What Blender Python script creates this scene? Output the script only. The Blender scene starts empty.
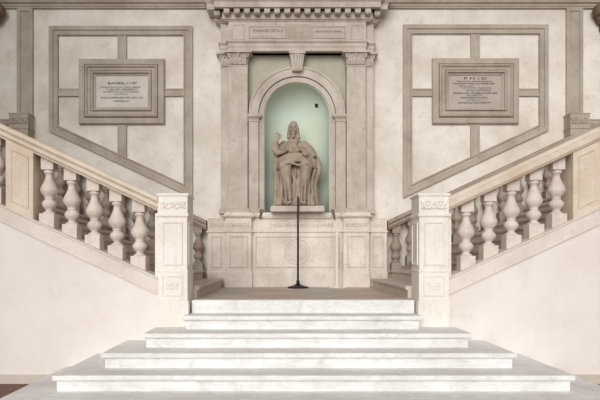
import bpy, bmesh, math, random
from mathutils import Vector, Matrix
random.seed(7)
SC = bpy.context.scene
COL = SC.collection
PI = math.pi

# ------------------------------------------------------------------ materials
def lin(c):
    return tuple(((v/255)/12.92 if v/255 <= .04045 else ((v/255+.055)/1.055)**2.4) for v in c)

def stone(name, col, col2=None, dark=None, scale=2.0, rough=.7, bump=.15, vein=0.0, veincol=(120,118,116),
          streak=0.0, spots=0.0, fine=30.0):
    m = bpy.data.materials.new(name); m.use_nodes = True
    nt = m.node_tree; N = nt.nodes; L = nt.links
    b = N['Principled BSDF']; b.inputs['Roughness'].default_value = rough
    geo = N.new('ShaderNodeNewGeometry')
    def noise(sc, det=6, ro=.6, dist=0.0, vec=None):
        n = N.new('ShaderNodeTexNoise'); n.inputs['Scale'].default_value = sc
        n.inputs['Detail'].default_value = det; n.inputs['Roughness'].default_value = ro
        n.inputs['Distortion'].default_value = dist
        L.new(vec or geo.outputs['Position'], n.inputs['Vector']); return n
    def ramp(src, a, bb, lo=0.0, hi=1.0):
        r = N.new('ShaderNodeMapRange'); r.inputs[1].default_value = a; r.inputs[2].default_value = bb
        r.inputs[3].default_value = lo; r.inputs[4].default_value = hi
        L.new(src, r.inputs[0]); return r.outputs[0]
    def mix(fac, a, bcol):
        x = N.new('ShaderNodeMix'); x.data_type = 'RGBA'
        L.new(fac, x.inputs[0])
        if isinstance(a, tuple): x.inputs[6].default_value = (*a, 1)
        else: L.new(a, x.inputs[6])
        x.inputs[7].default_value = (*bcol, 1)
        return x.outputs[2]
    col2 = col2 or tuple(int(v*.9) for v in col)
    dark = dark or tuple(int(v*.72) for v in col)
    c = mix(ramp(noise(scale).outputs['Fac'], .38, .66), lin(col), lin(col2))
    c = mix(ramp(noise(scale*3.3, 8, .7).outputs['Fac'], .56, .78, 0, .55), c, lin(dark))
    c = mix(ramp(noise(fine, 4, .6).outputs['Fac'], .5, .8, 0, .28), c, lin(dark))
    if streak:
        mp = N.new('ShaderNodeMapping'); mp.inputs['Scale'].default_value = (7, 7, .7)
        L.new(geo.outputs['Position'], mp.inputs['Vector'])
        c = mix(ramp(noise(1.3, 6, .65, 0, mp.outputs[0]).outputs['Fac'], .5, .8, 0, streak), c, lin(dark))
    if vein:
        mp = N.new('ShaderNodeMapping'); mp.inputs['Scale'].default_value = (.9, 2.5, 5)
        mp.inputs['Rotation'].default_value = (0, .12, .2)
        L.new(geo.outputs['Position'], mp.inputs['Vector'])
        v = noise(1.6, 8, .62, 1.2, mp.outputs[0]).outputs['Fac']
        a = N.new('ShaderNodeMath'); a.operation = 'SUBTRACT'; a.inputs[1].default_value = .5; L.new(v, a.inputs[0])
        a2 = N.new('ShaderNodeMath'); a2.operation = 'ABSOLUTE'; L.new(a.outputs[0], a2.inputs[0])
        c = mix(ramp(a2.outputs[0], 0, .055, vein, 0), c, lin(veincol))
    if spots:
        c = mix(ramp(noise(.9, 3, .5).outputs['Fac'], .55, .75, 0, spots), c, lin(dark))
    L.new(c, b.inputs['Base Color'])
    if bump:
        bn = N.new('ShaderNodeBump'); bn.inputs['Strength'].default_value = bump; bn.inputs['Distance'].default_value = .02
        L.new(noise(fine*.8, 6, .65).outputs['Fac'], bn.inputs['Height']); L.new(bn.outputs[0], b.inputs['Normal'])
    return m

def plain(name, col, rough=.5, metal=0.0):
    m = bpy.data.materials.new(name); m.use_nodes = True
    nt = m.node_tree; b = nt.nodes['Principled BSDF']
    n = nt.nodes.new('ShaderNodeTexNoise'); n.inputs['Scale'].default_value = 25
    r = nt.nodes.new('ShaderNodeMix'); r.data_type = 'RGBA'
    r.inputs[6].default_value = (*lin(col), 1); r.inputs[7].default_value = (*lin(tuple(int(v*.8) for v in col)), 1)
    nt.links.new(n.outputs['Fac'], r.inputs[0]); nt.links.new(r.outputs[2], b.inputs['Base Color'])
    b.inputs['Roughness'].default_value = rough; b.inputs['Metallic'].default_value = metal
    return m

M = {}
M['plaster_up'] = stone('aged_cream_plaster', (236,230,221), (215,206,194), (184,168,149), scale=1.6, rough=.9, bump=.25, spots=.5)
M['plaster_low'] = stone('pinkish_white_plaster', (234,227,222), (226,216,210), (210,199,191), scale=1.0, rough=.92, bump=.06, spots=.15)
M['grey'] = stone('grey_moulding_stone', (186,176,162), (166,154,140), (128,115,101), scale=2.2, rough=.75, streak=.3)
M['mon'] = stone('weathered_monument_stone', (206,196,184), (184,172,159), (132,118,104), scale=2.2, rough=.75, streak=.45, spots=.25)
M['ped'] = stone('pedestal_stone', (234,225,214), (212,200,187), (158,141,124), scale=2.2, rough=.72, streak=.4, spots=.25)
M['spandrel'] = stone('greenish_grey_stone', (186,181,163), (174,168,148), (140,130,112), scale=2.6, rough=.75, streak=.3)
M['newel'] = stone('white_limestone', (240,234,226), (230,222,212), (190,176,162), scale=2.6, rough=.68, streak=.3)
M['rail'] = stone('warm_limestone', (220,206,189), (206,188,168), (160,140,120), scale=2.4, rough=.65, spots=.3)
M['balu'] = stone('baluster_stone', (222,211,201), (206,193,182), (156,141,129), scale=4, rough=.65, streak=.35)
M['shade'] = stone('shaded_baluster_stone', (172,156,142), (150,133,119), (106,89,78), scale=3, rough=.75, streak=.5)  # darker copy of the baluster stone, shade behind the stairs put into its colour
M['string'] = stone('pale_stringer_stone', (226,216,206), (214,203,192), (176,162,148), scale=2.6, rough=.7, streak=.2)
M['marble'] = stone('white_marble', (238,236,234), (222,219,216), (166,161,157), scale=1.5, rough=.55, bump=.08, vein=.16, fine=14)
M['step'] = stone('side_step_stone', (206,196,184), (192,180,167), (150,134,120), scale=2.2, rough=.7)
M['statue'] = stone('statue_stone', (180,164,147), (156,139,123), (98,84,72), scale=7, rough=.75, bump=.35, fine=40, streak=.55)
M['niche'] = stone('green_niche_paint', (206,214,194), (198,213,205), (184,190,166), scale=1.5, rough=.85, bump=.08, spots=.4)
M['plaque'] = stone('pale_plaque_marble', (206,198,188), (192,184,174), (172,162,150), scale=3, rough=.5, bump=.05)
M['plaque2'] = stone('grey_plaque_marble', (184,172,162), (172,160,150), (146,134,124), scale=3, rough=.5, bump=.05)
M['letter'] = plain('dark_lettering', (70,62,56), .8)
M['letter2'] = plain('worn_lettering', (120,108,98), .8)
M['black'] = plain('black_metal', (26,23,22), .4, .3)
M['white'] = plain('white_paint', (240,235,226), .5)
M['hole'] = plain('dark_hole', (38,32,26), .95)
M['brown'] = stone('brown_carved_stone', (128,108,90), (110,92,76), (70,56,46), scale=6, rough=.8)
M['floor_red'] = stone('red_brown_floor', (112,76,62), (92,60,50), (70,44,38), scale=3, rough=.6)
M['ceil'] = plain('limewash', (205,198,188), .95)

def landing_material():
    m = bpy.data.materials.new('inlaid_marble_floor'); m.use_nodes = True
    nt = m.node_tree; N = nt.nodes; L = nt.links; b = N['Principled BSDF']; b.inputs['Roughness'].default_value = .5
    g = N.new('ShaderNodeNewGeometry')
    mp = N.new('ShaderNodeMapping'); mp.inputs['Rotation'].default_value = (0,0,PI/4); mp.inputs['Location'].default_value=(.3,.2,.5)
    L.new(g.outputs['Position'], mp.inputs['Vector'])
    ck = N.new('ShaderNodeTexChecker'); ck.inputs['Scale'].default_value = 1.1
    ck.inputs['Color1'].default_value = (*lin((188,160,146)),1); ck.inputs['Color2'].default_value = (*lin((178,170,160)),1)
    L.new(mp.outputs[0], ck.inputs['Vector'])
    br = N.new('ShaderNodeTexBrick'); br.offset = 0; br.inputs['Scale'].default_value = 1.1
    br.inputs['Brick Width'].default_value = 1; br.inputs['Row Height'].default_value = 1
    br.inputs['Mortar Size'].default_value = .06
    L.new(mp.outputs[0], br.inputs['Vector'])
    mx = N.new('ShaderNodeMix'); mx.data_type='RGBA'; L.new(br.outputs['Fac'], mx.inputs[0])
    L.new(ck.outputs['Color'], mx.inputs[6]); mx.inputs[7].default_value = (*lin((200,186,172)),1)
    n = N.new('ShaderNodeTexNoise'); n.inputs['Scale'].default_value = 6; n.inputs['Detail'].default_value = 6
    L.new(g.outputs['Position'], n.inputs['Vector'])
    m2 = N.new('ShaderNodeMix'); m2.data_type='RGBA'; m2.blend_type='MULTIPLY'; m2.inputs[0].default_value=.4
    L.new(mx.outputs[2], m2.inputs[6]); L.new(n.outputs['Color'], m2.inputs[7])
    L.new(mx.outputs[2], b.inputs['Base Color'])
    return m
M['landing'] = landing_material()

# ------------------------------------------------------------------ mesh helpers
def BM(): return bmesh.new()

def face(bm, vs):
    try: return bm.faces.new(vs)
    except ValueError: return None

def box(bm, x0,x1,y0,y1,z0,z1):
    stack(bm, x0,x1,y0,y1, [(0,z0),(0,z1)])

def stack(bm, x0,x1,y0,y1, prof):
    """rectangular block whose plan grows and shrinks: prof is [(outward offset, z)]"""
    if x0 > x1: x0, x1 = x1, x0
    rings = []
    for o, z in prof:
        rings.append([bm.verts.new(p) for p in ((x0-o,y0-o,z),(x1+o,y0-o,z),(x1+o,y1+o,z),(x0-o,y1+o,z))])
    for a, b in zip(rings, rings[1:]):
        for i in range(4):
            j = (i+1) % 4; face(bm, (a[i],a[j],b[j],b[i]))
    face(bm, rings[0][::-1]); face(bm, rings[-1])

def stack_wall(bm, x0,x1,y0,y1, prof):
    """same, but the back (y1) stays flat against its wall"""
    if x0 > x1: x0, x1 = x1, x0
    rings = []
    for o, z in prof:
        rings.append([bm.verts.new(p) for p in ((x0-o,y0-o,z),(x1+o,y0-o,z),(x1+o,y1,z),(x0-o,y1,z))])
    for a, b in zip(rings, rings[1:]):
        for i in range(4):
            j = (i+1) % 4; face(bm, (a[i],a[j],b[j],b[i]))
    face(bm, rings[0][::-1]); face(bm, rings[-1])

def prism(bm, poly, y0, y1):
    """polygon in XZ extruded along Y"""
    a = [bm.verts.new((x,y0,z)) for x,z in poly]; b = [bm.verts.new((x,y1,z)) for x,z in poly]
    n = len(poly)
    face(bm, a); face(bm, b[::-1])
    for i in range(n):
        j = (i+1) % n; face(bm, (a[j],a[i],b[i],b[j]))

def inset(poly, d):
    n = len(poly)
    ar = sum(poly[i][0]*poly[(i+1)%n][1]-poly[(i+1)%n][0]*poly[i][1] for i in range(n))
    sg = 1 if ar > 0 else -1
    out = []
    for i in range(n):
        p = Vector(poly[i-1]); q = Vector(poly[i]); r = Vector(poly[(i+1)%n])
        e1 = (q-p).normalized(); e2 = (r-q).normalized()
        n1 = Vector((-e1.y,e1.x))*sg; n2 = Vector((-e2.y,e2.x))*sg
        k = 1+n1.dot(n2)
        out.append(tuple(q + (n1+n2)*(d/k)))
    return out

def frame(bm, poly, prof, ywall, fill=False):
    """moulding round a polygon in XZ on a wall at ywall: prof [(inset, proud)], proud toward -Y"""
    rings = []
    for d, h in prof:
        rings.append([bm.verts.new((x, ywall-h, z)) for x, z in inset(poly, d)])
    n = len(poly)
    for a, b in zip(rings, rings[1:]):
        for i in range(n):
            j = (i+1) % n; face(bm, (a[i],a[j],b[j],b[i]))
    if fill: face(bm, rings[-1])

def lathe(bm, prof, c=(0,0,0), seg=24, sq=None):
    rings = []
    for r, z in prof:
        rings.append([bm.verts.new((c[0]+r*math.cos(2*PI*k/seg), c[1]+r*math.sin(2*PI*k/seg), c[2]+z)) for k in range(seg)])
    for a, b in zip(rings, rings[1:]):
        for i in range(seg):
            j = (i+1) % seg; face(bm, (a[i],a[j],b[j],b[i]))
    face(bm, rings[0][::-1]); face(bm, rings[-1])

def ell(bm, c, r, rot=(0,0,0), u=16, v=10):
    m = Matrix.Translation(c) @ Matrix.Rotation(rot[2],4,'Z') @ Matrix.Rotation(rot[1],4,'Y') @ Matrix.Rotation(rot[0],4,'X') @ Matrix.Diagonal((*r,1))
    bmesh.ops.create_uvsphere(bm, u_segments=u, v_segments=v, radius=1, matrix=m)

def tube(bm, pts, rad, seg=10):
    pts = [Vector(p) for p in pts]; rings = []
    for i, p in enumerate(pts):
        t = (pts[min(i+1,len(pts)-1)]-pts[max(i-1,0)]).normalized()
        up = Vector((0,1,0)) if abs(t.y) < .9 else Vector((1,0,0))
        a = t.cross(up).normalized(); b = t.cross(a).normalized()
        r = rad[i] if isinstance(rad,(list,tuple)) else rad
        rings.append([bm.verts.new(p+(a*math.cos(2*PI*k/seg)+b*math.sin(2*PI*k/seg))*r) for k in range(seg)])
    for a, b in zip(rings, rings[1:]):
        for i in range(seg):
            j = (i+1) % seg; face(bm, (a[i],a[j],b[j],b[i]))
    face(bm, rings[0][::-1]); face(bm, rings[-1])

def torus(bm, c, R, r, axis='Y', seg=18, s2=8, a0=0, a1=2*PI, squash=1):
    rings = []
    closed = abs(a1-a0-2*PI) < 1e-6
    cnt = seg if closed else seg+1
    for i in range(cnt):
        t = a0+(a1-a0)*i/seg
        ring = []
        for k in range(s2):
            p = 2*PI*k/s2
            d = R+r*math.cos(p)
            ring.append(bm.verts.new((c[0]+d*math.cos(t), c[1]+r*math.sin(p)*squash, c[2]+d*math.sin(t))))
        rings.append(ring)
    for i in range(seg):
        a = rings[i]; b = rings[(i+1) % cnt]
        for k in range(s2):
            l = (k+1) % s2; face(bm, (a[k],a[l],b[l],b[k]))
    if not closed: face(bm, rings[0][::-1]); face(bm, rings[-1])

def obj(name, bm, mat, parent=None, smooth=False, bevel=0.0, label=None):
    bmesh.ops.recalc_face_normals(bm, faces=bm.faces)
    me = bpy.data.meshes.new(name); bm.to_mesh(me); bm.free()
    me.materials.append(M[mat] if isinstance(mat,str) else mat)
    if smooth:
        me.polygons.foreach_set('use_smooth', [True]*len(me.polygons)); me.update()
    o = bpy.data.objects.new(name, me); COL.objects.link(o)
    if parent is not None:
        o.parent = parent
        w = world_loc(parent)
        me.transform(Matrix.Translation(-w))
    if bevel:
        b = o.modifiers.new('bevel','BEVEL'); b.width = bevel; b.segments = 2; b.limit_method = 'ANGLE'; b.angle_limit = math.radians(40)
    if label: o['label'] = label
    return o

def world_loc(o):
    v = Vector((0,0,0))
    while o is not None:
        v += o.location; o = o.parent
    return v

def thing(name, label, cat, loc=(0,0,0), group=None):
    o = bpy.data.objects.new(name, None); COL.objects.link(o); o.location = loc
    o.empty_display_size = .1
    o['label'] = label; o['category'] = cat
    if group: o['group'] = group
    return o

def struct(name, bm, mat, **k):
    o = obj(name, bm, mat, **k); o['kind'] = 'structure'; return o

def text(name, s, cx, y, cz, h, w, mat, parent):
    """a raised line of lettering on a wall facing -Y, w wide and h high"""
    cu = bpy.data.curves.new(name,'FONT'); cu.body = s; cu.align_x = 'CENTER'; cu.align_y = 'CENTER'; cu.extrude = .012
    t = bpy.data.objects.new(name, cu); COL.objects.link(t)
    bpy.context.view_layer.update()
    dg = bpy.context.evaluated_depsgraph_get()
    me = bpy.data.meshes.new_from_object(t.evaluated_get(dg))
    bpy.data.objects.remove(t); bpy.data.curves.remove(cu)
    xs = [v.co.x for v in me.vertices]; ys = [v.co.y for v in me.vertices]
    sx = w/(max(xs)-min(xs)); sy = h/(max(ys)-min(ys)); mx = (max(xs)+min(xs))/2; my = (max(ys)+min(ys))/2
    pw = world_loc(parent)
    for v in me.vertices:
        p = v.co.copy(); v.co = Vector((cx+(p.x-mx)*sx, y - p.z*.35, cz+(p.y-my)*sy)) - pw
    me.materials.clear(); me.materials.append(M[mat])
    o = bpy.data.objects.new(name, me); COL.objects.link(o); o.parent = parent
    return o

# ------------------------------------------------------------------ dimensions
SL = .465                       # slope of the side flights
STEP_R, STEP_T = .15, .342      # main stair
YW = 3.45                       # back wall plane
YF = -.085                      # plaster face under the side flights
FLOOR = -.95
def rail_top(r): return 1.196 + SL*(r-1.675)
def string_top(r): return .274 + SL*(r-1.675)
AR, ASP = .572, 2.965           # niche radius and springing height

# ------------------------------------------------------------------ setting
bm = BM(); box(bm, -7,7,-10,4.2,FLOOR-.1,FLOOR); struct('floor', bm, 'floor_red')
def arch_pts(r, n=32, z0=ASP, a0=0, a1=PI):
    return [(r*math.cos(a0+(a1-a0)*i/n), z0+r*math.sin(a0+(a1-a0)*i/n)) for i in range(n+1)]
bm = BM()
prism(bm, [(-7,FLOOR),(-7,9.2),(7,9.2),(7,FLOOR),(AR+.03,FLOOR)] + arch_pts(AR+.03) + [(-AR-.03,FLOOR)], YW, YW+.2)
struct('wall_back', bm, 'plaster_up')
bm = BM(); box(bm, -7,7,-4.2,YW+.6,9.2,9.35); struct('light_block_ceiling', bm, 'ceil')  # unseen slab added to block overhead light, front edge set for that
for s, nm in ((-1,'left'),(1,'right')):
    bm = BM(); box(bm, s*6.9, s*7.1, -8, YW, FLOOR, 9.2); struct('wall_'+nm, bm, 'plaster_up')
    # plaster wall carrying the side flight
    bm = BM()
    r0, r1 = 1.60, 4.6
    b0 = lambda r: .076 + SL*(r-1.675)
    prism(bm, [(s*r0,FLOOR),(s*6.9,FLOOR),(s*6.9,b0(r1)),(s*r1,b0(r1)),(s*r0,b0(r0))], YF, YF+.3)
    struct('wall_front_'+nm, bm, 'plaster_low')
    bb = 2.72 if s < 0 else 2.86
    bm = BM(); prism(bm, [(s*bb,FLOOR),(s*6.9,FLOOR),(s*6.9,-.842),(s*bb,-.842)], YF-.02, YF)
    struct('baseboard_'+nm, bm, 'step', bevel=.005)
# string course at the top of the back wall, interrupted by the monument
for i, s in enumerate((-1,1)):
    bm = BM()
    x0, x1 = sorted((s*1.40, s*6.9))
    pr = [(0,4.852),(.045,4.852),(.045,4.877),(.06,4.885),(.06,4.915),(.10,4.935),(.10,4.965),(.16,4.99),(.16,5.06),(.20,5.09),(.20,5.13),(0,5.16)]
    rings = []
    for o, z in pr:
        rings.append([bm.verts.new((x0,YW-o,z)), bm.verts.new((x1,YW-o,z))])
    for a, b in zip(rings, rings[1:]): face(bm, (a[0],a[1],b[1],b[0]))
    face(bm, [r[0] for r in rings]); face(bm, [r[1] for r in rings][::-1]); face(bm, (rings[0][0],rings[0][1],rings[-1][1],rings[-1][0]))
    struct('trim_%d' % (i+1), bm, 'grey')

# ------------------------------------------------------------------ main stair
st = thing('marble_staircase', 'broad white marble staircase of shallow steps rising to the landing between the newel posts', 'staircase', (0,-.9,FLOOR))
HWL = [1.285, 1.335, 1.686, 2.01, 2.35, 2.71]
HWR = [1.285, 1.302, 1.735, 2.06, 2.46, 2.85]
def step_prof(z, h):
    return [(-.032,z-h),(-.032,z-.062),(-.022,z-.054),(-.004,z-.048),(0,z-.038),(0,z-.012),(-.004,z-.003),(-.014,z)]
for k in range(6):
    y0 = -STEP_T*k; z = -STEP_R*k
    h = STEP_R if k < 5 else z-FLOOR
    y1 = {0:.14, 1:-.116}.get(k, YF-.003)
    bm = BM()
    stack_wall(bm, -HWL[k], HWR[k], y0, y1, step_prof(z, h) if k else [(0,z-h),(0,z-.014),(-.004,z-.004),(-.014,z)])
    if k == 1: box(bm, -1.29, 1.29, -.116, .02, z-h, z-.001)
    if k >= 2:      # the body of the step carried on between the newels, behind the wall face
        box(bm, -1.29, 1.29, YF-.003, .14, z-h, z-.001)
    obj('step', bm, 'marble', st, bevel=0)
bm = BM(); box(bm, -1.285, 1.285, .14, 3.16, -.3, 0)
lf = struct('floor_landing', bm, 'landing')

# ------------------------------------------------------------------ side flights
FL0, FT = 1.245, STEP_R/SL
for s, nm in ((-1,'left'),(1,'right')):
    f = thing('stone_stair_flight', 'worn stone stair flight climbing to the %s from the landing behind the balustrade' % nm, 'stairs', (s*1.5,1.6,0))
    for i in range(12):
        r0 = FL0 + FT*i; z = STEP_R*(i+1)
        bm = BM()
        # profile in XZ with a rounded nosing
        p = [(r0+.03,z-STEP_R-.001 if i else -.0),(r0+.03,z-.055),(r0+.005,z-.045),(r0,z-.035),(r0,z-.012),(r0+.012,z),(r0+FT+.05,z),(r0+FT+.05,z-STEP_R-.001 if i else 0.0)]
        p = [(s*a,b) for a,b in p]
        yn = .305 if i < 2 else .25
        prism(bm, p, yn, 3.06 if r0 < 1.30 else 3.115)
        obj('step', bm, 'step', f)

# ------------------------------------------------------------------ balustrades
BAL = [(.072,0),(.072,.014),(.058,.022),(.042,.030),(.040,.046),(.056,.062),(.076,.085),(.085,.110),(.079,.134),(.060,.155),(.046,.166),
       (.046,.171),(.054,.175),(.054,.183),(.046,.188),(.056,.200),(.082,.228),(.099,.262),(.100,.284),(.088,.318),(.068,.358),(.050,.398),(.042,.430),(.041,.462),(.056,.470),(.060,.480),(.060,.507)]
def baluster_at(parent, s, r, y, mat, seg=24):
    zb = string_top(r)
    zt = rail_top(r)-.165
    b = bpy.data.objects.new('baluster', None)
    pl, ab = .087, .072
    base_top = zb+.130
    bm = BM(); lathe(bm, BAL, (s*r,y,base_top), seg)
    bo = obj('baluster', bm, mat, parent, smooth=True)
    bpy.data.objects.remove(b)
    bm = BM()
    prism(bm, [(s*(r-pl),zb-SL*pl-.004),(s*(r+pl),zb+SL*pl-.004),(s*(r+pl),base_top),(s*(r-pl),base_top)], y-pl, y+pl)
    obj('plinth', bm, mat, bo, bevel=.005)
    bm = BM(); t0 = base_top+.507
    prism(bm, [(s*(r-ab),t0),(s*(r+ab),t0),(s*(r+ab),zt+SL*ab+.004),(s*(r-ab),zt-SL*ab+.004)], y-ab, y+ab)
    obj('abacus', bm, mat, bo, bevel=.004)
    return bo

def sweep_slope(bm, s, r0, r1, zf, prof):
    """prof [(y, dz)] closed loop carried along the slope, ends cut vertical"""
    a = [bm.verts.new((s*r0,y,zf(r0)+d)) for y,d in prof]; b = [bm.verts.new((s*r1,y,zf(r1)+d)) for y,d in prof]
    n = len(prof)
    for i in range(n):
        j = (i+1)%n; face(bm, (a[i],a[j],b[j],b[i]))
    face(bm, a[::-1]); face(bm, b)

def rail_prof(y0, y1, groove=True):
    f = [(0,.022),(-.010,.0),(-.022,-.008),(-.050,-.014),(-.066,-.008),(-.071,.024),(-.084,.026),(-.089,.004),(-.125,.004),(-.138,.016),(-.146,.026),(-.165,.034)]
    if not groove: f = f[:4] + [(-.060,-.010),(-.128,-.008),(-.131,.008),(-.138,.010),(-.141,.000),(-.152,.004),(-.165,.026)]
    front = [(y0+b, a) for a, b in f]
    back = [(y1-b, a) for a, b in f][::-1]
    return front + back

def relief(bm, cx, cz, y, w, h, n=2):
    """carved band: scroll rings with leaves between"""
    r = min(h*.36, w/(n*2.6))
    for i in range(n):
        x = cx - w/2 + w*(i+.5)/n
        torus(bm, (x,y,cz), r*.8, r*.3, seg=16, s2=6, squash=1.1)
        ell(bm, (x,y,cz), (r*.36,.018,r*.36), u=8, v=6)
        for q in (-1,1):
            ell(bm, (x+q*w/(2*n)*.86,y,cz+h*.12), (r*.24,.018,r*.75), (0,q*.35,0), u=8, v=6)
            ell(bm, (x+q*w/(2*n)*.80,y,cz-h*.26), (r*.42,.016,r*.2), (0,-q*.5,0), u=8, v=6)

def newel(parent, s, mat):
    xa, xb = s*1.317, s*1.660
    y0, y1 = -.10, .30
    bm = BM()
    X0, X1 = min(xa,xb), max(xa,xb)
    stack(bm, X0,X1,y0,y1, [(.0,.0),(.0,.322),(.006,.326),(.006,.337),(-.004,.350),(-.004,.945),(.004,.955),(.012,.962),(.012,.985),(.0,.996),(.0,1.19)])
    n = obj('newel_post', bm, mat, parent, bevel=.003)
    bm = BM(); stack(bm, X0,X1,y0,y1, [(.004,-.30),(.012,-.30),(.012,-.012),(.006,.0)]); obj('plinth', bm, mat, n, bevel=.004)
    bm = BM(); stack(bm, X0,X1,y0,y1, [(.0,1.19),(.014,1.192),(.014,1.212),(.008,1.222)]); obj('cap', bm, mat, n, bevel=.004)
    yy = y0+.004
    def panel(nm, za, zb):
        bm = BM(); P = [(X0+.055,za),(X1-.055,za),(X1-.055,zb),(X0+.055,zb)]
        frame(bm, P, [(0,0),(.004,.014),(.016,.014),(.024,.004),(.036,.003)], yy, True); obj(nm, bm, mat, n)
    panel('sunk_panel', .40, .90)
    bm = BM(); P = [(X0+.05,.05),(X1-.05,.05),(X1-.05,.285),(X0+.05,.285)]
    frame(bm, P, [(0,0),(.004,.012),(.014,.012),(.02,.003)], y0, True)
    relief(bm, (X0+X1)/2, .168, y0-.001, .13, .12, 1)
    obj('base_panel', bm, mat, n, label='carved square panel on the post base')
    bm = BM(); relief(bm, (X0+X1)/2, 1.093, y0-.002, .29, .15, 3 if s < 0 else 2)
    # the scrolls on the inner side face
    obj('carved_scrolls', bm, mat, n, smooth=True, label='carved scroll relief')
    xi = X1-.004 if s < 0 else X0+.004
    bm = BM()
    P = [(y0+.06,.40),(y1-.06,.40),(y1-.06,.90),(y0+.06,.90)]
    rings = []
    for d, h in [(0,0),(.004,.014),(.016,.014),(.024,.004),(.036,.003)]:
        rings.append([bm.verts.new((xi-s*h, y, z)) for y,z in inset(P, d)])
    for a, b in zip(rings, rings[1:]):
        for i in range(4):
            j=(i+1)%4; face(bm,(a[i],a[j],b[j],b[i]))
    face(bm, rings[-1]); obj('sunk_panel', bm, mat, n)
    # half pier behind, taking the end of the handrail
    bm = BM(); stack(bm, *sorted((s*1.658, s*1.700)), -.045, .25, [(0,.24),(0,1.0)]); obj('half_pier', bm, mat, n, bevel=.003)
    return n

for s, nm in ((-1,'left'),(1,'right')):
    b = thing('front_balustrade', 'pale stone front balustrade with turned balusters and carved post, rising to the %s' % nm, 'balustrade', (s*1.6,.08,0))
    newel(b, s, 'newel')
    bm = BM(); sweep_slope(bm, s, 1.655, 4.45, rail_top, rail_prof(-.115,.275,s < 0)); obj('handrail', bm, 'rail', b)
    bm = BM()
    pr = [(-.118,0),(-.118,-.018),(-.105,-.028),(-.104,-.178),(-.110,-.184),(-.110,-.198),(-.085,-.2),(.22,-.2),(.22,0)]
    sweep_slope(bm, s, 1.655, 4.45, string_top, pr); obj('stringer', bm, 'string', b)
    for i in range(5): baluster_at(b, s, 1.90+.2635*i, .06, 'balu')
    for p0 in (3.08, 4.12):
        p1 = p0+.315; za, zb = string_top, lambda r: rail_top(r)-.163
        bm = BM(); prism(bm, [(s*p0,za(p0)-.004),(s*p1,za(p1)-.004),(s*p1,zb(p1)+.006),(s*p0,zb(p0)+.006)], -.085, .245)
        q = obj('pier', bm, 'rail', b, bevel=.004)
        bm = BM(); e0, e1 = p0+.05, p1-.05
        P = [(s*e0,za(e0)+.09),(s*e1,za(e1)+.09),(s*e1,zb(e1)-.06),(s*e0,zb(e0)-.06)]
        frame(bm, P, [(0,0),(.004,.012),(.018,.012),(.028,.003),(.036,.002)], -.085, True)
        obj('sunk_panel', bm, 'rail', q)
    for i in range(2): baluster_at(b, s, 3.53+.2635*i+.03, .06, 'balu')

    # balustrade engaged on the back wall
    e = thing('wall_balustrade', 'shade-toned stone balustrade along the back wall, rising to the %s behind the stairs' % nm, 'balustrade', (s*1.6,3.3,0))
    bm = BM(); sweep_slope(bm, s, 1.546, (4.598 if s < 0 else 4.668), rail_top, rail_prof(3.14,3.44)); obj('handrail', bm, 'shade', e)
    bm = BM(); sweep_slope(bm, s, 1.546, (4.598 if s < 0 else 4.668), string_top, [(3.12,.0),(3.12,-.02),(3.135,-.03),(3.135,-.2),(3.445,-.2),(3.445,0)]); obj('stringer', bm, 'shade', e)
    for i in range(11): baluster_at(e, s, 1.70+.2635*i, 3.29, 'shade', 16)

# ------------------------------------------------------------------ stone frames and plaques on the back wall
TXT = {-1: [('BARBEL I MP',81,121,30,2.3,'letter'),('CONSTANTINO ORD LIBERIS',85,119,42,1.5,'letter2'),('K FRATRI CARISSIMO',87.3,120.5,31,1.5,'letter'),('AC PIETATE DVCTI AMORE',89.6,119.5,37,1.4,'letter2'),
            ('MONVMENTV',92,119.5,15,1.2,'letter2'),('ANNO DOMINI MDC KAL OCT LXIII',95.5,120,44,1.7,'letter'),('POSVERVNT',99,120,16,1.5,'letter')],
       1: [('P M I D',76.6,479,23,2.4,'letter'),('PRINCIPI SERENISSIMO',79.6,478.5,37,1.4,'letter2'),('ANTONIO PRIOLO VENETIAR',81.8,477.5,43,1.5,'letter'),('BELLO PACE',84.2,470,14,1.2,'letter2'),('VIRTVTE INSIGNI',86.2,480,30,1.2,'letter2'),
           ('DVCI OPTIMO',88.6,482.5,25,1.5,'letter'),('REIPVBLICAE CONSERVATORI PERP',91.4,479,46,1.5,'letter'),('OB MERITA',93.6,478,16,1.3,'letter2'),('MONVMENTVM HOC',96,478,28,1.7,'letter'),('AETERNVM',98.5,477.5,15,1.3,'letter2'),('ANNO SALVTIS POSITVM',101,478,34,1.6,'letter')]}
def wpx(x, y, D=1.505):
    sc = .011552*D
    return (-.208+(x-285)*sc, .462+(260-y)*sc)
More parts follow.
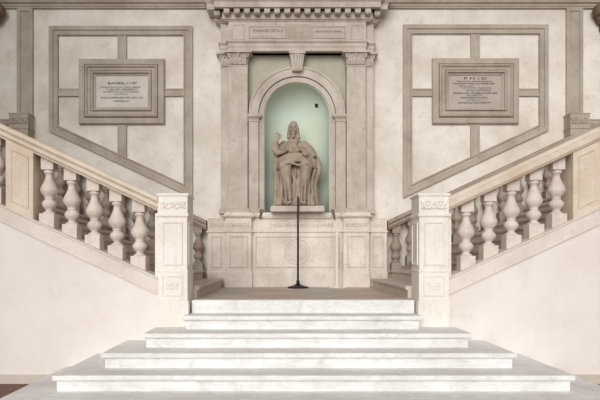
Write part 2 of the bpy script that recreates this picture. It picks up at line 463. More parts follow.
for s, nm in ((-1,'left'),(1,'right')):
    f = thing('stone_wall_frame', 'grey stone frame moulding with sloping foot and cross bars on the %s half of the wall' % nm, 'wall frame', (s*3.07,YW,1.5))
    ri, ro = (1.822, 4.325) if s < 0 else (1.852, 4.385)
    TOPZ = 4.542 if s < 0 else 4.566
    P = [(s*ri,1.545),(s*ro,1.545+SL*(ro-ri)),(s*ro,TOPZ),(s*ri,TOPZ)]
    bm = BM(); frame(bm, P, [(0,0),(.0,.05),(.070,.05),(.076,.028),(.128,.028),(.134,.052),(.156,.052),(.160,.0)], YW)
    obj('border', bm, 'grey', f)
    PX0, PX1, PZ0, PZ1 = (2.308, 3.795, 2.832, 3.962) if s < 0 else (2.358, 3.862, 2.835, 3.972)
    cx = (PX0+PX1)/2
    def bar(x0,x1,z0,z1, vert):
        bm = BM()
        ym = YW
        P2 = [(min(s*x0,s*x1),z0),(max(s*x0,s*x1),z0),(max(s*x0,s*x1),z1),(min(s*x0,s*x1),z1)]
        if vert:
            stack_wall(bm, P2[0][0],P2[1][0], YW-.030, YW, [(0,z0),(0,z1)])
            for q in (P2[0][0],P2[1][0]-.025): box(bm, q, q+.025, YW-.042, YW-.028, z0, z1)
        else:
            box(bm, P2[0][0],P2[1][0], YW-.030, YW, z0, z1)
            for q in (z0, z1-.022): box(bm, P2[0][0],P2[1][0], YW-.042, YW-.028, q, q+.022)
        obj('cross_bar', bm, 'grey', f)
    bar(cx-.078,cx+.078, PZ1, TOPZ-.153, True)
    zb = 1.545+SL*(cx-ri)+.135
    bar(cx-.078,cx+.078, zb, PZ0, True)
    bar(ri+.158, PX0, 3.322, 3.452, False); bar(PX1, ro-.158, 3.322, 3.452, False)
    lab = {-1:'pale inscribed marble plaque in a stepped grey stone frame, left of the niche', 1:'greyer inscribed stone plaque in a stepped frame, right of the niche'}[s]
    p = thing('inscription_plaque', lab, 'plaque', (s*cx,YW,PZ0))
    P = [(s*PX0,PZ0),(s*PX1,PZ0),(s*PX1,PZ1),(s*PX0,PZ1)]
    bm = BM(); frame(bm, P, [(0,0),(.0,.06),(.012,.075),(.095,.075),(.100,.055),(.112,.055),(.118,.105),(.140,.115),(.155,.100),(.165,.082),(.205,.076),(.210,.060),(.222,.060),(.228,.100),(.250,.100),(.262,.062),(.290,.05),(.292,.0)], YW)
    obj('plaque_frame', bm, 'grey', p)
    I = .288
    bm = BM(); box(bm, *sorted((s*(PX0+I),s*(PX1-I))), YW-.035, YW, PZ0+I, PZ1-I)
    obj('inscribed_slab', bm, 'plaque' if s < 0 else 'plaque2', p)
    for (t, py, pcx, pw, ph, mt) in TXT[s]:
        # first line centred on the slab, the others keep their own extents
        zc = (PZ0+PZ1)/2 + (89.5-py)*.01738
        off = (pcx-(120.5 if s < 0 else 479))*.01738
        text('lettering', t, s*cx+off, YW-.0355, zc, ph*.01738, pw*.0168, mt, p)
    # flat pilaster strips near the edges of the wall
    w = thing('flat_pilaster', 'grey flat wall pilaster with a sunk panel at the far %s edge' % nm, 'pilaster', (s*4.76,YW,2.97))
    w0, w1 = (4.606,4.880) if s < 0 else (4.70,4.985)
    P = [(s*w0,2.975),(s*w1,2.975),(s*w1,4.86),(s*w0,4.86)]
    bm = BM(); frame(bm, P, [(0,0),(0,.05),(.055,.05),(.065,.03),(.085,.025)], YW, True); obj('shaft', bm, 'grey', w)
    # pier below
    q = thing('carved_wall_pier', 'grey stone pier with a carved cap band against the back wall at far %s' % nm, 'pier', (s*4.76,YW,0))
    X0, X1 = sorted((s*4.60, s*4.925)) if s < 0 else (4.67,5.0)
    bm = BM(); stack_wall(bm, X0, X1, 3.21, YW, [(0,.9),(0,2.70),(.012,2.71),(.012,2.735),(0,2.745),(0,2.955),(.014,2.96),(.014,2.974)]); obj('shaft', bm, 'grey', q, bevel=.003)
    bm = BM(); relief(bm, (X0+X1)/2, 2.85, 3.207, .30, .17, 2); obj('carved_band', bm, 'grey', q, smooth=True, label='carved scroll band')
    X0, X1 = sorted((s*4.925, s*5.30)) if s < 0 else (5.0,5.38)
    bm = BM(); stack_wall(bm, X0, X1, 3.28, YW, [(0,1.0),(0,2.66),(.012,2.67),(.012,2.695),(0,2.70),(0,2.86),(.012,2.87),(.012,2.885)])
    relief(bm, (X0+X1)/2, 2.78, 3.277, .34, .14, 3); obj('half_pier', bm, 'grey', q)
    # scroll bracket under the string course
    c = thing('scroll_corbel', 'dark brown carved scroll bracket under the cornice at the top %s corner' % nm, 'corbel', (s*5.1,YW,4.6))
    cxx = s*(5.15 if s < 0 else 5.22)
    bm = BM(); lath = [(.125,-.11),(.13,-.10),(.13,.10),(.125,.11)]
    torus(bm, (cxx,YW-.16,4.765), .072, .042, seg=20, s2=10, squash=2.4)
    ell(bm, (cxx,YW-.16,4.765), (.07,.13,.07))
    obj('upper_scroll', bm, 'brown', c, smooth=True)
    bm = BM(); torus(bm, (cxx+s*.03,YW-.11,4.64), .04, .03, seg=16, s2=8, squash=2.4); ell(bm, (cxx+s*.03,YW-.11,4.64), (.04,.08,.04)); tube(bm, [(cxx+s*.1,YW-.12,4.74),(cxx+s*.09,YW-.11,4.66),(cxx+s*.02,YW-.1,4.57)], [.05,.05,.035])
    obj('lower_scroll', bm, 'brown', c, smooth=True)
    bm = BM(); box(bm, *sorted((cxx+s*.06,cxx+s*.30)), YW-.12, YW, 4.45, 4.80); obj('back_block', bm, 'brown', c, bevel=.01)

# ------------------------------------------------------------------ niche monument
mo = thing('niche_monument', 'tall grey stone wall monument with pilasters, dentilled cornice and an arched green niche', 'monument', (0,YW,0))
sx = lambda px, D: -.208+(px-285)*.011552*D
# pedestal: long block with projecting pilaster pedestals
PB = [(0.012,0),(.012,.235),(.010,.250),(.004,.268),(0,.275),(0,.922),(.020,.934),(.022,.955),(0,.962),(0,1.155),(.010,1.162),(.010,1.175)]
bm = BM(); stack_wall(bm, -1.53, 1.53, 3.19, YW, PB)
ped = obj('pedestal', bm, 'ped', mo, bevel=.002)
CAPM = [(0,1.170),(.03,1.180),(.055,1.195),(.060,1.215),(.030,1.222),(.015,1.235),(.015,1.262),(-.01,1.266)]
bm = BM(); stack_wall(bm, -1.19, 1.19, 3.19, YW, CAPM); obj('ledge', bm, 'ped', ped)
def pedblock(x0, x1, yf, ncarve, mat='ped'):
    x0, x1 = sorted((x0,x1))
    bm = BM(); stack_wall(bm, x0, x1, yf, 3.2, PB)
    if x1-x0 > .4:
        for q in ((x0+.02,x1-.02),): pass
    o = obj('pedestal_block', bm, mat, ped, bevel=.002)
    bm = BM(); P = [(x0+.06,.335),(x1-.06,.335),(x1-.06,.875),(x0+.06,.875)]
    frame(bm, P, [(0,0),(.004,.020),(.018,.020),(.028,.002),(.038,.002)], yf, True); obj('sunk_panel', bm, mat, o)
    bm = BM(); P = [(x0+.03,.985),(x1-.03,.985),(x1-.03,1.135),(x0+.03,1.135)]
    frame(bm, P, [(0,0),(.003,.007),(.010,.007),(.016,.001)], yf, True); relief(bm, (x0+x1)/2, 1.06, yf-.003, (x1-x0)-.09, .11, ncarve); obj('carved_band', bm, mat, o)
    bm = BM(); stack_wall(bm, x0, x1, yf, 3.2, CAPM); obj('ledge', bm, mat, o)
for s in (-1,1):
    pedblock(s*.775, s*1.215, 3.10, 3)
    # outer half block
    x0, x1 = sorted((s*1.235, s*1.52))
    bm = BM(); P = [(x0+.05,.335),(x1-.05,.335),(x1-.05,.875),(x0+.05,.875)]
    frame(bm, P, [(0,0),(.004,.020),(.018,.020),(.028,.002),(.038,.002)], 3.19, True); obj('sunk_panel', bm, 'ped', ped)
    bm = BM(); P = [(x0+.02,.985),(x1-.02,.985),(x1-.02,1.135),(x0+.02,1.135)]
    frame(bm, P, [(0,0),(.003,.007),(.010,.007),(.016,.001)], 3.19, True); relief(bm, (x0+x1)/2, 1.06, 3.187, .22, .11, 2); obj('carved_band', bm, 'ped', ped)
# centre panel with a ring and carved frieze
bm = BM(); P = [(-.72,.335),(.72,.335),(.72,.875),(-.72,.875)]
frame(bm, P, [(0,0),(.004,.020),(.018,.020),(.028,.002),(.038,.002)], 3.19, True)
torus(bm, (0,3.188,.605), .215, .014, seg=32, s2=8); torus(bm, (0,3.188,.605), .165, .008, seg=32, s2=6)
P = [(-.30,.39),(.30,.39),(.30,.82),(-.30,.82)]
obj('sunk_panel', bm, 'ped', ped)
bm = BM(); relief(bm, 0.08, 1.06, 3.187, 1.05, .10, 8)
obj('carved_band', bm, 'ped', ped)

# niche back plate with arch
W = .80
bm = BM()
prism(bm, [(-1.15,1.26),(-1.15,4.05),(1.15,4.05),(1.15,1.26),(AR,1.26)] + arch_pts(AR) + [(-AR,1.26)], 3.42, YW)
obj('back_plate', bm, 'spandrel', mo)
def arch_band(r0, r1, y0, y1, foot):
    bm = BM(); n = 40
    out = [(r1,foot)] + arch_pts(r1, n) + [(-r1,foot)]
    inn = [(r0,foot)] + arch_pts(r0, n) + [(-r0,foot)]
    fo = [bm.verts.new((x,y0,z)) for x,z in out]; fi = [bm.verts.new((x,y0,z)) for x,z in inn]
    bo = [bm.verts.new((x,y1,z)) for x,z in out]; bi = [bm.verts.new((x,y1,z)) for x,z in inn]
    for i in range(len(out)-1):
        face(bm,(fo[i],fo[i+1],fi[i+1],fi[i])); face(bm,(fo[i+1],fo[i],bo[i],bo[i+1])); face(bm,(fi[i],fi[i+1],bi[i+1],bi[i])); face(bm,(bo[i],bi[i],bi[i+1],bo[i+1]))
    for k in (0,-1): face(bm,(fo[k],fi[k],bi[k],bo[k]))
    return bm
obj('inner_arch', arch_band(AR-.002, .660, 3.33, 3.445, 1.26), 'mon', mo, bevel=.006)
bm = arch_band(.668, .80, 3.30, 3.44, ASP)
t = arch_band(.80, .835, 3.285, 3.44, ASP); me = bpy.data.meshes.new('t'); t.to_mesh(me); t.free(); bm.from_mesh(me); bpy.data.meshes.remove(me)
obj('archivolt', bm, 'mon', mo, bevel=.006)
for s in (-1,1):
    x0, x1 = sorted((s*.664, s*.838))
    bm = BM(); stack_wall(bm, x0, x1, 3.285, 3.44, [(.02,1.262),(.02,1.33),(.008,1.345),(0,1.36),(0,ASP-.12)])
    ip = obj('impost_pier', bm, 'mon', mo, bevel=.003)
    bm = BM(); stack_wall(bm, x0, x1-.0 if s>0 else x1, 3.285, 3.44, [(0,ASP-.12),(.012,ASP-.115),(.012,ASP-.10),(.004,ASP-.095),(.01,ASP-.075),(.045,ASP-.04),(.05,ASP-.035),(.05,ASP-.002)])
    obj('impost_cap', bm, 'mon', ip)
# niche shell: half cylinder and quarter dome
bm = BM(); n = 32; DEP = .50
cols = []
for i in range(n+1):
    a = PI*i/n
    col = []
    for k in range(5): col.append(bm.verts.new((-AR*math.cos(a), 3.37+DEP*math.sin(a), 1.26+(ASP-1.26)*k/4)))
    cols.append(col)
for a, b in zip(cols, cols[1:]):
    for k in range(4): face(bm, (a[k],b[k],b[k+1],a[k+1]))
prev = [c[4] for c in cols]
for j in range(1, 13):
    e = PI/2*j/12
    cur = [bm.verts.new((-AR*math.cos(PI*i/n)*math.cos(e), 3.37+DEP*math.sin(PI*i/n)*math.cos(e), ASP+AR*math.sin(e))) for i in range(n+1)] if j < 12 else None
    if cur:
        for i in range(n): face(bm, (prev[i],prev[i+1],cur[i+1],cur[i])); 
        prev = cur
    else:
        top = bm.verts.new((0,3.37,ASP+AR))
        for i in range(n): face(bm, (prev[i],prev[i+1],top))
bm2 = BM()
nsh = obj('niche_shell', bm, 'niche', mo, smooth=True, label='pale green painted niche hollow'); bm2.free()
so = nsh.modifiers.new('thick','SOLIDIFY'); so.thickness = .03; so.offset = 0
# dark hole in the plaster of the niche dome
hx, hz = sx(317.2,1.54), .462+(260-105.3)*.011552*1.545
d = math.sqrt(max(0,1-(hx/AR)**2-((hz-ASP)/AR)**2))*DEP
bm = BM()
pts = []
for k in range(11):
    a = 2*PI*k/11; r = .052*random.uniform(.65,1.15)
    px, pz = hx+r*math.cos(a), hz+r*math.sin(a)*.95
    dd = math.sqrt(max(0,1-(px/AR)**2-((pz-ASP)/AR)**2))*DEP
    pts.append((px, 3.37+dd, pz))
va = [bm.verts.new((p[0],p[1]-.024,p[2])) for p in pts]; vb = [bm.verts.new((p[0],p[1]+.01,p[2])) for p in pts]
face(bm, va); face(bm, vb[::-1])
for i in range(11): face(bm, (va[i],va[(i+1)%11],vb[(i+1)%11],vb[i]))
obj('hole', bm, 'hole', nsh, label='dark broken hole in the green plaster')
# sill and brackets
bm = BM(); stack_wall(bm, -.60, .60, 3.13, 3.40, [(-.02,1.17),(-.02,1.20),(.0,1.215),(.0,1.262),(-.006,1.268)]); obj('sill', bm, 'ped', mo, bevel=.004)
for s in (-1,1):
    bm = BM()
    x0, x1 = sorted((s*.565, s*.625))
    torus(bm, (s*.60,3.13,1.29), .022, .012, seg=14, s2=8, squash=1.6); tube(bm, [(s*.60,3.14,1.27),(s*.625,3.12,1.21),(s*.628,3.13,1.15)], [.022,.020,.010], 8)
    obj('bracket', bm, 'brown', mo, smooth=True, label='dark scroll bracket')

# pilasters
def acanthus(bm, x0, x1, y, z0, z1):
    w = x1-x0; h = z1-z0; n = max(3, int(w/.075))
    for i in range(n):
        x = x0+w*(i+.5)/n
        tube(bm, [(x,y+.005,z0+.012),(x,y-.022,z0+h*.35),(x,y-.030,z0+h*.52),(x,y-.045,z0+h*.56)], [.030,.028,.022,.008], 8)
    for i in range(n-1):
        x = x0+w*(i+1)/n
        tube(bm, [(x,y+.005,z0+.02),(x,y-.020,z0+h*.55),(x,y-.038,z0+h*.74)], [.02,.02,.010], 8)
    for q, xx in ((-1,x0),(1,x1)):
        torus(bm, (xx-q*.012,y-.022,z1-.062), .026, .013, seg=14, s2=7, squash=1.6)
        ell(bm, (xx-q*.012,y-.022,z1-.062), (.013,.02,.013), u=8, v=6)
    cx = (x0+x1)/2
    for k in range(6):
        a = 2*PI*k/6; ell(bm, (cx+.018*math.cos(a),y-.040,z1-.045+.018*math.sin(a)), (.012,.010,.012), u=8, v=6)
ZC0, ZC1 = 3.800, 4.032
for s in (-1,1):
    for (ra, rb, yf, full) in ((.848,1.172,3.22,True),(1.172,1.318,3.31,False)):
        x0, x1 = sorted((s*ra, s*rb))
        bm = BM(); stack_wall(bm, x0, x1, yf, YW-.0, [(0,1.35),(0,ZC0-.03),(.008,ZC0-.025),(.012,ZC0-.012),(.006,ZC0-.004),(0,ZC0)])
        p = obj('pilaster', bm, 'mon', mo, bevel=.003)
        if full:
            pass
        bm = BM(); stack_wall(bm, x0, x1, yf, YW, [(.030,1.264),(.030,1.292),(.036,1.298),(.036,1.312),(.026,1.322),(.014,1.330),(.020,1.336),(.020,1.346),(.006,1.352),(0,1.356)]); obj('base', bm, 'mon', p)
        bm = BM(); stack_wall(bm, x0, x1, yf+.01, YW, [(-.005,ZC0),(.005,ZC0+.1),(.030,ZC1-.045),(.030,ZC1-.04),(.075,ZC1-.036),(.075,ZC1-.004)])
        acanthus(bm, x0, x1, yf, ZC0, ZC1-.02); obj('capital', bm, 'mon', p, label='carved leaf capital')
# keystone
bm = BM()
a = [(-.085,3.70),(.085,3.70),(.125,4.0),(-.125,4.0)]
prism(bm, a, 3.20, 3.44)
ks = obj('keystone', bm, 'mon', mo, bevel=.006)
bm = BM()
for q in (-.06,-.02,.02,.06): tube(bm, [(q*.8,3.196,3.72),(q*1.05,3.192,3.85),(q*1.35,3.188,3.975)], [.014,.016,.018], 8)
torus(bm, (0,3.19,3.985), .03, .018, seg=12, s2=8)
box(bm, -.14,.14,3.17,3.36,3.985,4.03)
obj('flutes', bm, 'mon', ks)
# entablature
def ring_ent(nm, prof_y, hw_main, hw_wing, mat='mon'):
    """prof_y [(offset, z)]; the front breaks forward over the main pilasters"""
    bm = BM()
    stack_wall(bm, -hw_main, hw_main, 3.205, YW, prof_y)
    stack_wall(bm, -hw_wing, hw_wing, 3.305, YW, prof_y)
    return obj(nm, bm, mat, mo)
ar = ring_ent('architrave', [(0,ZC1),(0,ZC1+.065),(.010,ZC1+.07),(.010,ZC1+.125),(.020,ZC1+.135),(.040,ZC1+.155),(.040,ZC1+.175),(.0,ZC1+.18)], 1.175, 1.32)
fr = ring_ent('frieze', [(0,ZC1+.18),(0,4.535)], 1.175, 1.32)
FZ = 4.36
for x0,x1 in ((-.835,-.18),(.25,.835)):
    bm = BM()
    P = [(x0,FZ-.12),(x1,FZ-.12),(x1,FZ+.10),(x0,FZ+.10)]
    frame(bm, P, [(0,0),(.004,.014),(.018,.014),(.026,.003)], 3.205, True)
    obj('inscription_tablet', bm, 'plaque2', fr, label='framed inscription tablet on the frieze')
bm = BM(); box(bm, -.165,.235,3.195,3.21,FZ-.15,FZ+.13); obj('blank_slab', bm, 'grey', fr, bevel=.004)
for x0,x1 in ((-1.13,-.90),(.90,1.13)):
    bm = BM(); P = [(x0,FZ-.14),(x1,FZ-.14),(x1,FZ+.13),(x0,FZ+.13)]
    frame(bm, P, [(0,0),(.003,.012),(.02,.012),(.03,.002)], 3.205, True); obj('sunk_panel', bm, 'mon', fr)
text('lettering', 'IOANNES DETA II', -.50, 3.2015, FZ+.015, .052, .50, 'letter2', fr)
text('lettering', 'MVNIFICENTIA', -.57, 3.2045, FZ-.095, .024, .40, 'letter2', fr)
text('lettering', 'SENATVS ET OPERA', .54, 3.2015, FZ+.0, .030, .46, 'letter2', fr)
co = None
bm = BM()
bedp = [(0,4.535),(.02,4.54),(.03,4.555),(.05,4.565),(.05,4.70),(.06,4.705)]
stack_wall(bm, -1.23, 1.23, 3.215, YW, bedp); stack_wall(bm, -1.36, 1.36, 3.30, YW, bedp)
cor = [(.19,4.70),(.20,4.70),(.20,4.79),(.21,4.80),(.24,4.83),(.25,4.87),(.27,4.90),(.27,4.94),(0.1,4.95)]
stack_wall(bm, -1.20, 1.20, 3.215, YW, cor); stack_wall(bm, -1.33, 1.33, 3.30, YW, cor)
co = obj('cornice', bm, 'mon', mo)
for k in range(-8, 9):
    x = k*.170; y = 3.19 if abs(x) < 1.25 else 3.27
    bm = BM()
    prism(bm, [(x-.045,4.612),(x+.045,4.612),(x+.05,4.70),(x-.05,4.70)], y-.14, y)
    ell(bm, (x,y-.14,4.625), (.043,.022,.022), u=10, v=6)
    obj('dentil', bm, 'mon', co)

# ------------------------------------------------------------------ statue
SS = .0171
def S(px, py, y): return (( px-297)*SS, y, 1.362+(205-py)*.0180)
su = thing('seated_statue', 'seated stone statue of a robed figure with one raised hand inside the green niche', 'statue', (0,3.3,1.266))
def remesh(bm, name, mat, parent, vox, sm=3, label=None):
    bmesh.ops.recalc_face_normals(bm, faces=bm.faces)
    me = bpy.data.meshes.new('tmp'); bm.to_mesh(me); bm.free()
    o = bpy.data.objects.new('tmp', me); COL.objects.link(o)
    r = o.modifiers.new('r','REMESH'); r.mode = 'VOXEL'; r.voxel_size = vox
    if sm:
        q = o.modifiers.new('s','SMOOTH'); q.iterations = sm; q.factor = .5
    bpy.context.view_layer.update()
    ev = o.evaluated_get(bpy.context.evaluated_depsgraph_get())
    m2 = bpy.data.meshes.new_from_object(ev)
    bpy.data.objects.remove(o); bpy.data.meshes.remove(me)
    m2.transform(Matrix.Translation(-world_loc(parent)))
    m2.polygons.foreach_set('use_smooth', [True]*len(m2.polygons))
    m2.materials.clear(); m2.materials.append(M[mat]); m2.name = name
    ob = bpy.data.objects.new(name, m2); COL.objects.link(ob); ob.parent = parent
    if label: ob['label'] = label
    return ob
def loft(bm, rings, seg=24):
    """rings: [(px cx, py, rx px, ry m, y centre)]"""
    prev = None; first = None
    for (cx, py, rx, ry, yc) in rings:
        c = S(cx, py, yc)
        cur = [bm.verts.new((c[0]+rx*SS*math.cos(2*PI*k/seg), c[1]+ry*math.sin(2*PI*k/seg), c[2])) for k in range(seg)]
        if prev:
            for i in range(seg): face(bm, (prev[i],prev[(i+1)%seg],cur[(i+1)%seg],cur[i]))
        else: first = cur
        prev = cur
    face(bm, first[::-1]); face(bm, prev)
bm = BM()
# torso under a shoulder cape
loft(bm, [(295,168,13,.16,3.44),(295,160,11.5,.15,3.44),(294.5,153,11.5,.15,3.44),(294.5,147,11.5,.15,3.43),(294,143,9.5,.13,3.42),(293.8,140,6,.09,3.41),(293.6,137,3.4,.06,3.40),(293.5,133,3.2,.055,3.39)])
# head, hair to the shoulders, soft cap
ell(bm, S(293.2,129.6,3.345), (.060,.085,.092), (0.1,0,.15))
ell(bm, S(293.0,133.4,3.305), (.042,.05,.050))
ell(bm, S(292.9,136.0,3.300), (.030,.032,.045))
tube(bm, [S(292.7,127.6,3.262),S(292.5,129.5,3.236),S(292.5,130.8,3.238)], [.010,.014,.018], 8)
for q in (-1,1):
    ell(bm, S(292.8+q*1.8,127.0,3.272), (.026,.018,.010), (0,q*.1,0))
    ell(bm, S(292.8+q*1.7,128.5,3.280), (.012,.009,.008))
    ell(bm, S(292.8+q*2.2,130.7,3.280), (.022,.016,.020))
    tube(bm, [S(293.2+q*2.8,124.5,3.38),S(293.3+q*3.9,128.5,3.38),S(293.4+q*4.3,133,3.38),S(293.6+q*5.2,138,3.36)], [.030,.034,.036,.032], 10)
    tube(bm, [S(293.2+q*2.5,124.2,3.32),S(293.3+q*3.9,128.5,3.33),S(293.4+q*4.2,134,3.33)], [.012,.014,.012], 8)
ell(bm, S(292.6,132.4,3.257), (.020,.012,.007))
ell(bm, S(293.4,124.6,3.37), (.068,.085,.066), (.12,0,0))
# cape: heavy folds fanning from the neck to the elbows
for k in range(13):
    t = (k-6)/6
    g = 1 if k % 2 == 0 else .7
    tube(bm, [S(293.8+t*4.2,139.5,3.34+.06*abs(t)),S(294+t*10,144.5,3.29+.09*abs(t)),S(294.5+t*15.5,150,3.26+.12*abs(t)),S(295+t*17.5,155.5,3.25+.11*abs(t))], [.020*g,.040*g,.046*g,.030*g], 8)
# crossed collar bands on the chest
tube(bm, [S(290,139.5,3.30),S(293,145,3.25),S(297,152,3.23)], [.018,.022,.024], 8)
tube(bm, [S(297.5,139.5,3.30),S(295.5,145,3.25),S(291,153,3.23)], [.018,.022,.024], 8)
ell(bm, S(294.5,150,3.26), (.105,.06,.075))
# right arm (viewer left): upper arm down, forearm raised, hand blessing
tube(bm, [S(286,143.5,3.38),S(280.5,148.5,3.33),S(278.5,154,3.24)], [.090,.090,.080])
tube(bm, [S(278.5,154.5,3.24),S(275.8,149.5,3.17),S(275.6,144.5,3.14),S(276.8,141.5,3.13)], [.080,.064,.048,.036])
tube(bm, [S(273.5,146,3.17),S(273.8,151,3.16),S(277,154.6,3.13),S(282.5,153.5,3.15),S(287,150.5,3.22)], [.030,.042,.048,.040,.028])
tube(bm, [S(274.5,143.5,3.15),S(277.8,144.3,3.10)], [.030,.030], 8)
ell(bm, S(277.2,139.8,3.125), (.044,.026,.046), (0,.2,0))
for i, (dx, ln, cu) in enumerate(((-1.6,3.0,0),(-.5,3.9,0),(.6,3.6,.0),(1.6,2.0,.03))):
    tube(bm, [S(277.3+dx,138.4,3.12),S(277.5+dx*1.25,138.4-ln*.6,3.113-cu),S(277.7+dx*1.3,138.4-ln,3.115-cu*1.6)], [.0125,.012,.010], 7)
tube(bm, [S(279.2,140.4,3.12),S(281,139.0,3.105),S(281.6,137.4,3.10)], [.014,.013,.010], 7)
# left arm (viewer right): sleeve sweeping out, hand on the lap
tube(bm, [S(302,143.5,3.38),S(308.5,149,3.33),S(312.5,154.5,3.24)], [.090,.090,.078])
tube(bm, [S(312.5,154.5,3.24),S(310,156.3,3.14),S(306.5,156.2,3.05)], [.078,.058,.040])
tube(bm, [S(299,149.5,3.23),S(304,152.6,3.16),S(310,153.6,3.13),S(314.5,153.2,3.17)], [.026,.034,.038,.034], 8)
tube(bm, [S(302,154.5,3.17),S(307,156.6,3.10),S(312,157,3.10),S(315.8,156,3.16)], [.022,.030,.034,.034], 8)
ell(bm, S(305.2,156.2,3.03), (.045,.042,.022))
for i in range(4):
    tube(bm, [S(303.8+i*1.0,156.4,3.00),S(303.4+i*.95,157.0,2.965),S(303.3+i*.95,158.3,2.95)], [.0115,.011,.009], 7)
tube(bm, [S(303.2,155.7,3.03),S(302,156,2.99),S(301.6,157,2.97)], [.013,.012,.010], 7)
# mantle falling outside the knee on the right
tube(bm, [S(314,157,3.26),S(317.5,163,3.22),S(318.3,169,3.20),S(316,176,3.19),S(314,184,3.2),S(315,195,3.2),S(316,204,3.2)], [.055,.062,.066,.052,.045,.052,.06])
tube(bm, [S(311,163,3.16),S(314.5,170,3.12),S(312,177,3.10),S(311,186,3.11),S(313,203,3.12)], [.03,.042,.036,.03,.04], 8)
tube(bm, [S(276,160,3.26),S(275,168,3.22),S(276.5,178,3.20),S(275.8,190,3.2),S(276,204,3.2)], [.045,.050,.046,.05,.055])
# lap, thighs, skirts set back between the shins
tube(bm, [S(288,165,3.38),S(285.5,165,3.16),S(285,168.5,2.97)], [.13,.125,.105])
tube(bm, [S(302,165,3.38),S(305,165,3.16),S(305.5,168.5,2.98)], [.13,.125,.105])
ell(bm, S(295,163.5,3.25), (.26,.17,.085))
loft(bm, [(295.5,205,20.5,.17,3.20),(295.5,196,19,.16,3.20),(295.5,184,17,.15,3.21),(295.5,172,17,.15,3.21),(295.5,164,17,.14,3.26)])
tube(bm, [S(285,168.5,2.97),S(286,178,2.96),S(287.8,189,2.98),S(288.8,199,2.99)], [.105,.092,.076,.074])
tube(bm, [S(305.5,168.5,2.98),S(304.2,178,2.97),S(302.8,189,2.99),S(302.2,199,3.0)], [.105,.090,.074,.072])
# mantle rolled across the lap behind the knees
for (dz, r, yy) in ((0,.040,3.06),(3.0,.030,3.03),(5.8,.034,2.98)):
    tube(bm, [S(275.8,164.5+dz,3.22),S(280.5,160+dz,yy+.06),S(288,157.3+dz*.9,yy),S(297,156.6+dz*1.0,yy-.01),S(306,158.2+dz*.95,yy+.02),S(313,161.5+dz,yy+.08),S(317.5,166+dz,3.2)], r)
tube(bm, [S(281,168,2.98),S(289,165,2.93),S(298,167,2.98),S(307,166,2.94),S(311,170,3.0)], [.018,.022,.024,.024,.018], 8)
# deep folds between and beside the legs
for (a, b, c, rr, yy) in (((290,168),(294.3,181),(292.8,203),.028,3.01),((300.5,168),(297.6,182),(298.2,203),.028,3.01),((295,168),(295.7,184),(295.5,203),.024,3.05),
                      ((281.5,170),(281,184),(282,203),.030,3.04),((309,170),(308.4,184),(307.5,203),.030,3.04),((278,174),(279,188),(278.5,203),.024,3.11),
                      ((284,172),(285,186),(286,203),.018,2.885),((304.5,172),(304.5,186),(303.8,203),.018,2.895),((287.3,170),(288.7,186),(290,203),.018,2.90),((302.3,172),(301.3,188),(300.6,203),.018,2.91)):
    tube(bm, [S(*a,yy+.01),S(*b,yy-.01),S(*c,yy-.02)], [rr*.6,rr,rr*1.2], 8)
for (px, dx) in ((279,-1),(282,-1),(285.5,0),(289,.6),(292.5,.2),(296,0),(299.5,-.3),(303,.2),(307,.8),(310.5,1)):
    tube(bm, [S(px,194,3.04),S(px+dx,200,2.99),S(px+dx*1.8,204.5,2.96)], [.018,.028,.034], 8)
for px in (287,303.5):
    ell(bm, S(px,202.6,2.955), (.055,.10,.042))
remesh(bm, 'figure', 'statue', su, .009, 1)
# throne
bm = BM()
zb = 1.36
for s in (-1,1):
    x0, x1 = sorted((s*.33, s*.395)) if s < 0 else (.30,.345)
    zt = 2.27 if s < 0 else 2.10
    prism(bm, [(x0-.02,zb),(x1+.02,zb),(x1+.02,zb+.09),(x1,zb+.12),(x1,zt-.12),(x1+.012,zt-.09),(x1+.012,zt),(x0-.012,zt),(x0-.012,zt-.09),(x0,zt-.12),(x0,zb+.12),(x0-.02,zb+.09)], 3.20, 3.60)
box(bm, -.30,.28,3.56,3.62,zb,2.30)
box(bm, -.335,.30,3.34,3.58,zb,1.85)
obj('throne', bm, 'statue', su, bevel=.012)
bm = BM(); stack(bm, -.45,.45,2.90,3.60,[(0,1.266),(0,1.335),(-.012,1.343),(-.012,1.362)]); obj('base', bm, 'mon', su, bevel=.004)
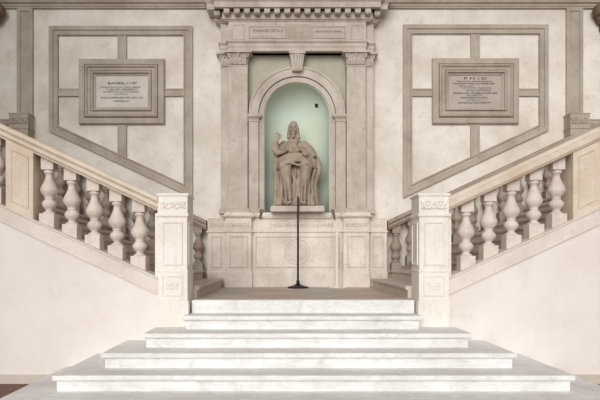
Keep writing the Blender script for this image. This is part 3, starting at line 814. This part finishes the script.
# ------------------------------------------------------------------ things on the landing
p = thing('pole_stand', 'thin black metal pole on a round base in the middle of the landing', 'stand', (sx(298,1.425),2.85,0))
x, y = sx(298,1.425), 2.85
bm = BM(); lathe(bm, [(.165,0),(.178,.006),(.178,.016),(.165,.024),(.10,.040),(.055,.055),(.030,.075)], (x,y,0), 40); obj('base', bm, 'black', p, smooth=True)
bm = BM(); lathe(bm, [(.016,.06),(.016,1.50),(.012,1.51)], (x,y,0), 16); obj('pole', bm, 'black', p, smooth=True)
bm = BM(); lathe(bm, [(.028,.07),(.030,.085),(.028,.12),(.018,.13)], (x,y,0), 16); obj('collar', bm, 'black', p, smooth=True)
x, y = sx(336.8,1.43), 2.90
p = thing('white_post', 'slim white post on a flat plate, right of the black pole', 'post', (x,y,0))
bm = BM(); stack(bm, x-.12,x+.13,y-.10,y+.10,[(0,0),(0,.010),(-.006,.014)]); obj('base_plate', bm, 'white', p)
bm = BM(); stack(bm, x-.022,x+.022,y-.022,y+.022,[(0,.012),(0,.945),(-.006,.955)]); obj('post', bm, 'white', p, bevel=.004)
bm = BM(); stack(bm, x-.034,x+.034,y-.034,y+.034,[(0,.013),(0,.03),(-.010,.04)]); obj('foot_collar', bm, 'white', p)

# ------------------------------------------------------------------ camera
cd = bpy.data.cameras.new('camera'); cam = bpy.data.objects.new('camera', cd); COL.objects.link(cam)
cam.location = (-.208,-6.7,.462); cam.rotation_euler = (PI/2,0,0)
cd.sensor_width = 36; cd.lens = 36*580/600
cd.shift_x = .025; cd.shift_y = .10
cd.clip_end = 100
SC.camera = cam

# ------------------------------------------------------------------ light: a bright courtyard in front, open to the hall
w = bpy.data.worlds.new('courtyard_daylight'); SC.world = w; w.use_nodes = True
nt = w.node_tree; N = nt.nodes; L = nt.links
bg = N['Background']
tc = N.new('ShaderNodeTexCoord'); sp = N.new('ShaderNodeSeparateXYZ'); L.new(tc.outputs['Generated'], sp.inputs[0])
mr = N.new('ShaderNodeMapRange'); L.new(sp.outputs['Z'], mr.inputs[0]); mr.inputs[1].default_value = -.2; mr.inputs[2].default_value = .35
mr.inputs[3].default_value = .35; mr.inputs[4].default_value = 1.0
bg.inputs['Color'].default_value = (.98,.99,1.0,1)
mu = N.new('ShaderNodeMath'); mu.operation = 'MULTIPLY'; mu.inputs[1].default_value = .75
L.new(mr.outputs[0], mu.inputs[0]); L.new(mu.outputs[0], bg.inputs['Strength'])
sd = bpy.data.lights.new('courtyard_sun','SUN'); sd.energy = 2.0; sd.angle = math.radians(36); sd.color = (1,.985,.96)
so = bpy.data.objects.new('courtyard_sun', sd); COL.objects.link(so)
so.rotation_euler = (math.radians(72),0,math.radians(-12))
SC.view_settings.view_transform = 'Standard'; SC.view_settings.look = 'None'; SC.view_settings.gamma = 1
SC.view_settings.use_curve_mapping = False; SC.view_settings.exposure = 0.16
